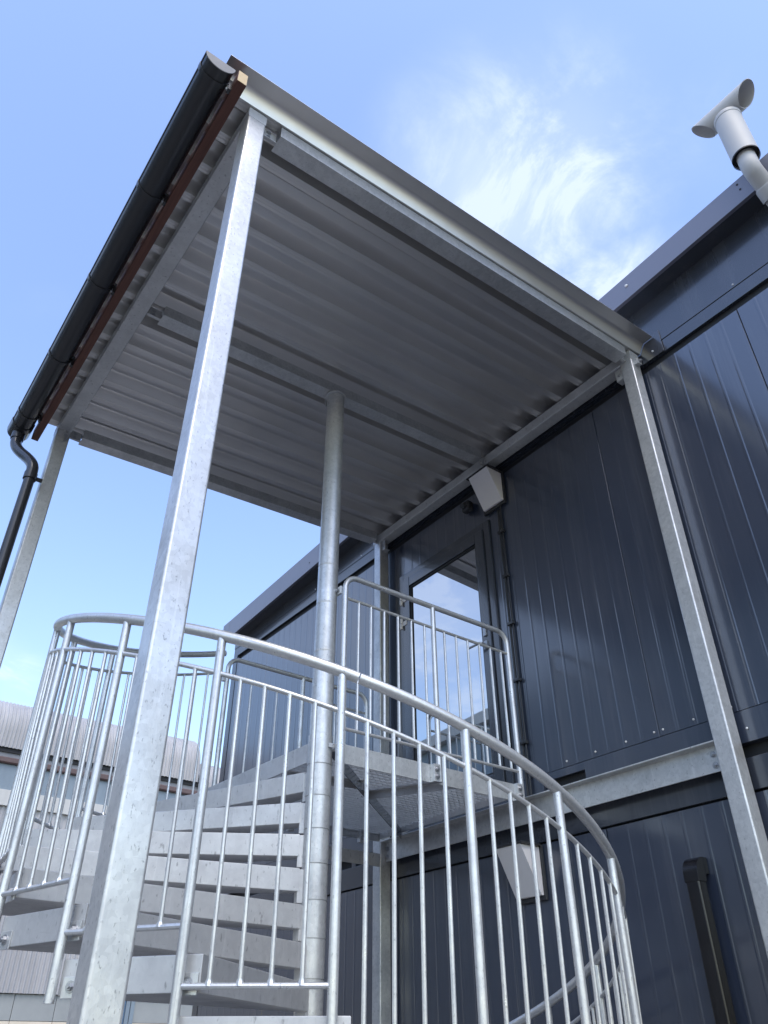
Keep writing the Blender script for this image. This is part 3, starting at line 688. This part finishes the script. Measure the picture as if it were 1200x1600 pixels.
def bullnose(zb_, zt_):
    pr = [(KX, zb_, 1, 0), (KX, zt_ - RR, 1, 0)]
    for k in range(1, 10):
        a = 90 * k / 9; pr.append((KX - RR + RR * math.cos(R(a)), zt_ - RR + RR * math.sin(R(a)), math.cos(R(a)), math.sin(R(a))))
    pr.append((KX - 9, zt_ + 0.15, 0, 1)); return pr
b = B(); corr(b, -32, wy(5.05), bullnose(zb_, zt_), 0.105, 0.024); b.build('corrugated_roof', OLDROOF, wh, ang=80)
b = B(); corr(b, wy(5.08), wy(9.0), bullnose(wz(2.05), wz(2.72)), 0.105, 0.024); b.build('corrugated_roof', OLDROOF, wh, ang=80)
def wbox(nm, m, y0, y1, z0, z1, dx_=0.0, th=0.3, bev=0.0):
    b = B(); b.box(KX - th, KX + dx_, y0, y1, z0, z1); return b.build(nm, m, wh, bev=bev)
YA, YE = -32, wy(9.0)
wbox('eave_board', DARK, YA, YE, wz(1.90), zb_ + 0.02, -0.06)
wbox('wall_strip', GREYSTRIP, YA, YE, wz(1.76), wz(1.899), -0.10)
b = B(); b.extrude([(KX - 0.098, wz(1.77)), (KX + 0.02, wz(1.77)), (KX + 0.05, wz(1.74)), (KX + 0.05, wz(1.66)), (KX + 0.02, wz(1.63)), (KX - 0.098, wz(1.63))], lambda a, c, t: (a, t, c), YA, YE); b.build('gutter', BROWN, wh, bev=0.006)
y = YA
while y < YE - 0.1:
    e = min(y + 2.4, YE); wbox('wall_panel', BLUEWALL, y + 0.008, e - 0.008, wz(1.05), wz(1.628), -0.05, bev=0.004); y = e
wbox('joint_backing', DARK, YA, YE, -5.5, wz(1.62), -0.12, 0.2)
wbox('concrete_band', CONC, YA, YE, wz(0.70), wz(1.045), 0.03, bev=0.01)
b = B(); corr(b, YA, YE, [(KX - 0.06, wz(-0.6), 1, 0), (KX - 0.06, wz(0.695), 1, 0)], 0.20, 0.022); b.build('corrugated_band', OLDROOF, wh, ang=80)
b = B(); corr(b, YA, YE, [(KX + 0.05, wz(-2.94), 1, 0), (KX + 0.05, wz(-0.62), 1, 0)], 0.126, 0.030); b.build('corrugated_band', OLDROOF, wh, ang=80)
y = YA
while y < YE - 0.1:
    e = min(y + 1.05, YE); wbox('wall_panel', GREYPANEL, y + 0.006, e - 0.006, wz(-3.42), wz(-2.95), -0.02, bev=0.004)
    wbox('base_panel', CREAM, y + 0.006, e - 0.006, -5.5, wz(-3.43), -0.01, bev=0.004); y = e
fx = B(); y = wy(3.95); fx.box(KX - 0.02, KX + 0.05, y, y + 0.07, -5.5, wz(-2.96)); fx.build('door_frame', BLUEDOOR, wh, bev=0.005)
fx = B(); fx.box(KX - 0.02, KX + 0.04, y + 0.09, y + 0.20, -5.5, wz(-2.96)); fx.box(KX - 0.02, KX + 0.04, y + 0.22, y + 0.33, -5.5, wz(-2.96)); fx.build('door_panel', BLUEWALL, wh, bev=0.005)
fl = thing('flood_light', 'small dark flood light on the eave of the old warehouse', 'flood light', (KX + 0.2, wy(2.75), wz(2.2)))
b = B(); y = wy(2.83); b.box(KX + 0.05, KX + 0.22, y - 0.10, y + 0.10, wz(2.10), wz(2.35)); b.build('lamp_head', BLACKP, fl, bev=0.02)
b = B(); b.tube([(KX + 0.01, y, wz(2.5)), (KX + 0.13, y, wz(2.44)), (KX + 0.13, y, wz(2.33))], 0.018, 8); b.build('bracket', GALVD, fl)

# second industrial unit across the yard, seen mirrored in the door glass
iu = thing('industrial_unit', 'pale industrial unit across the yard mirrored in the door glass', 'industrial building', (-17.0, -19.0, -5.53))
UY = -15.0
def ubox(nm, m, x0, x1, z0, z1, dy=0.0, bev=0.0):
    b = B(); b.box(x0, x1, UY - 8.0, UY + dy, z0, z1); return b.build(nm, m, iu, bev=bev)
b = B(); b.hexa([(-30, UY - 8.2, 4.9), (-4, UY - 8.2, 6.2), (-4, UY + 0.25, 6.2), (-30, UY + 0.25, 4.9), (-30, UY - 8.2, 5.3), (-4, UY - 8.2, 6.6), (-4, UY + 0.25, 6.6), (-30, UY + 0.25, 5.3)]); b.build('roof', CONC, iu)
b = B(); b.hexa([(-29.8, UY - 8, 1.2), (-4.2, UY - 8, 1.2), (-4.2, UY, 1.2), (-29.8, UY, 1.2), (-29.8, UY - 8, 4.90), (-4.2, UY - 8, 6.18), (-4.2, UY, 6.18), (-29.8, UY, 4.90)]); b.build('upper_wall', BLUEWALL, iu)
ubox('lower_wall', GREYPANEL, -29.8, -4.2, -5.52, -1.0, -0.02)
n_ = int(25.6 / 0.3 * 4); v = []
for i in range(n_ + 1):
    xx = -29.8 + 25.6 * i / n_; yy = UY + 0.03 * (1 if (i % 4) in (0, 1) else -1)
    v += [(xx, yy, -1.0), (xx, yy, 1.2)]
b = B(); b.add(v, [(2 * i, 2 * i + 2, 2 * i + 3, 2 * i + 1) for i in range(n_)]); b.build('corrugated_band', OLDROOF, iu)
for k in range(5):
    x0 = -19.8 + 3.2 * k
    b = B(); b.box(x0, x0 + 1.8, UY + 0.002, UY + 0.05, -4.4, -2.2); f = b.build('window', FRAME, iu, bev=0.01)
    b = B(); b.box(x0 + 0.1, x0 + 1.7, UY + 0.051, UY + 0.056, -4.3, -2.3); b.build('pane', GLASS, f)
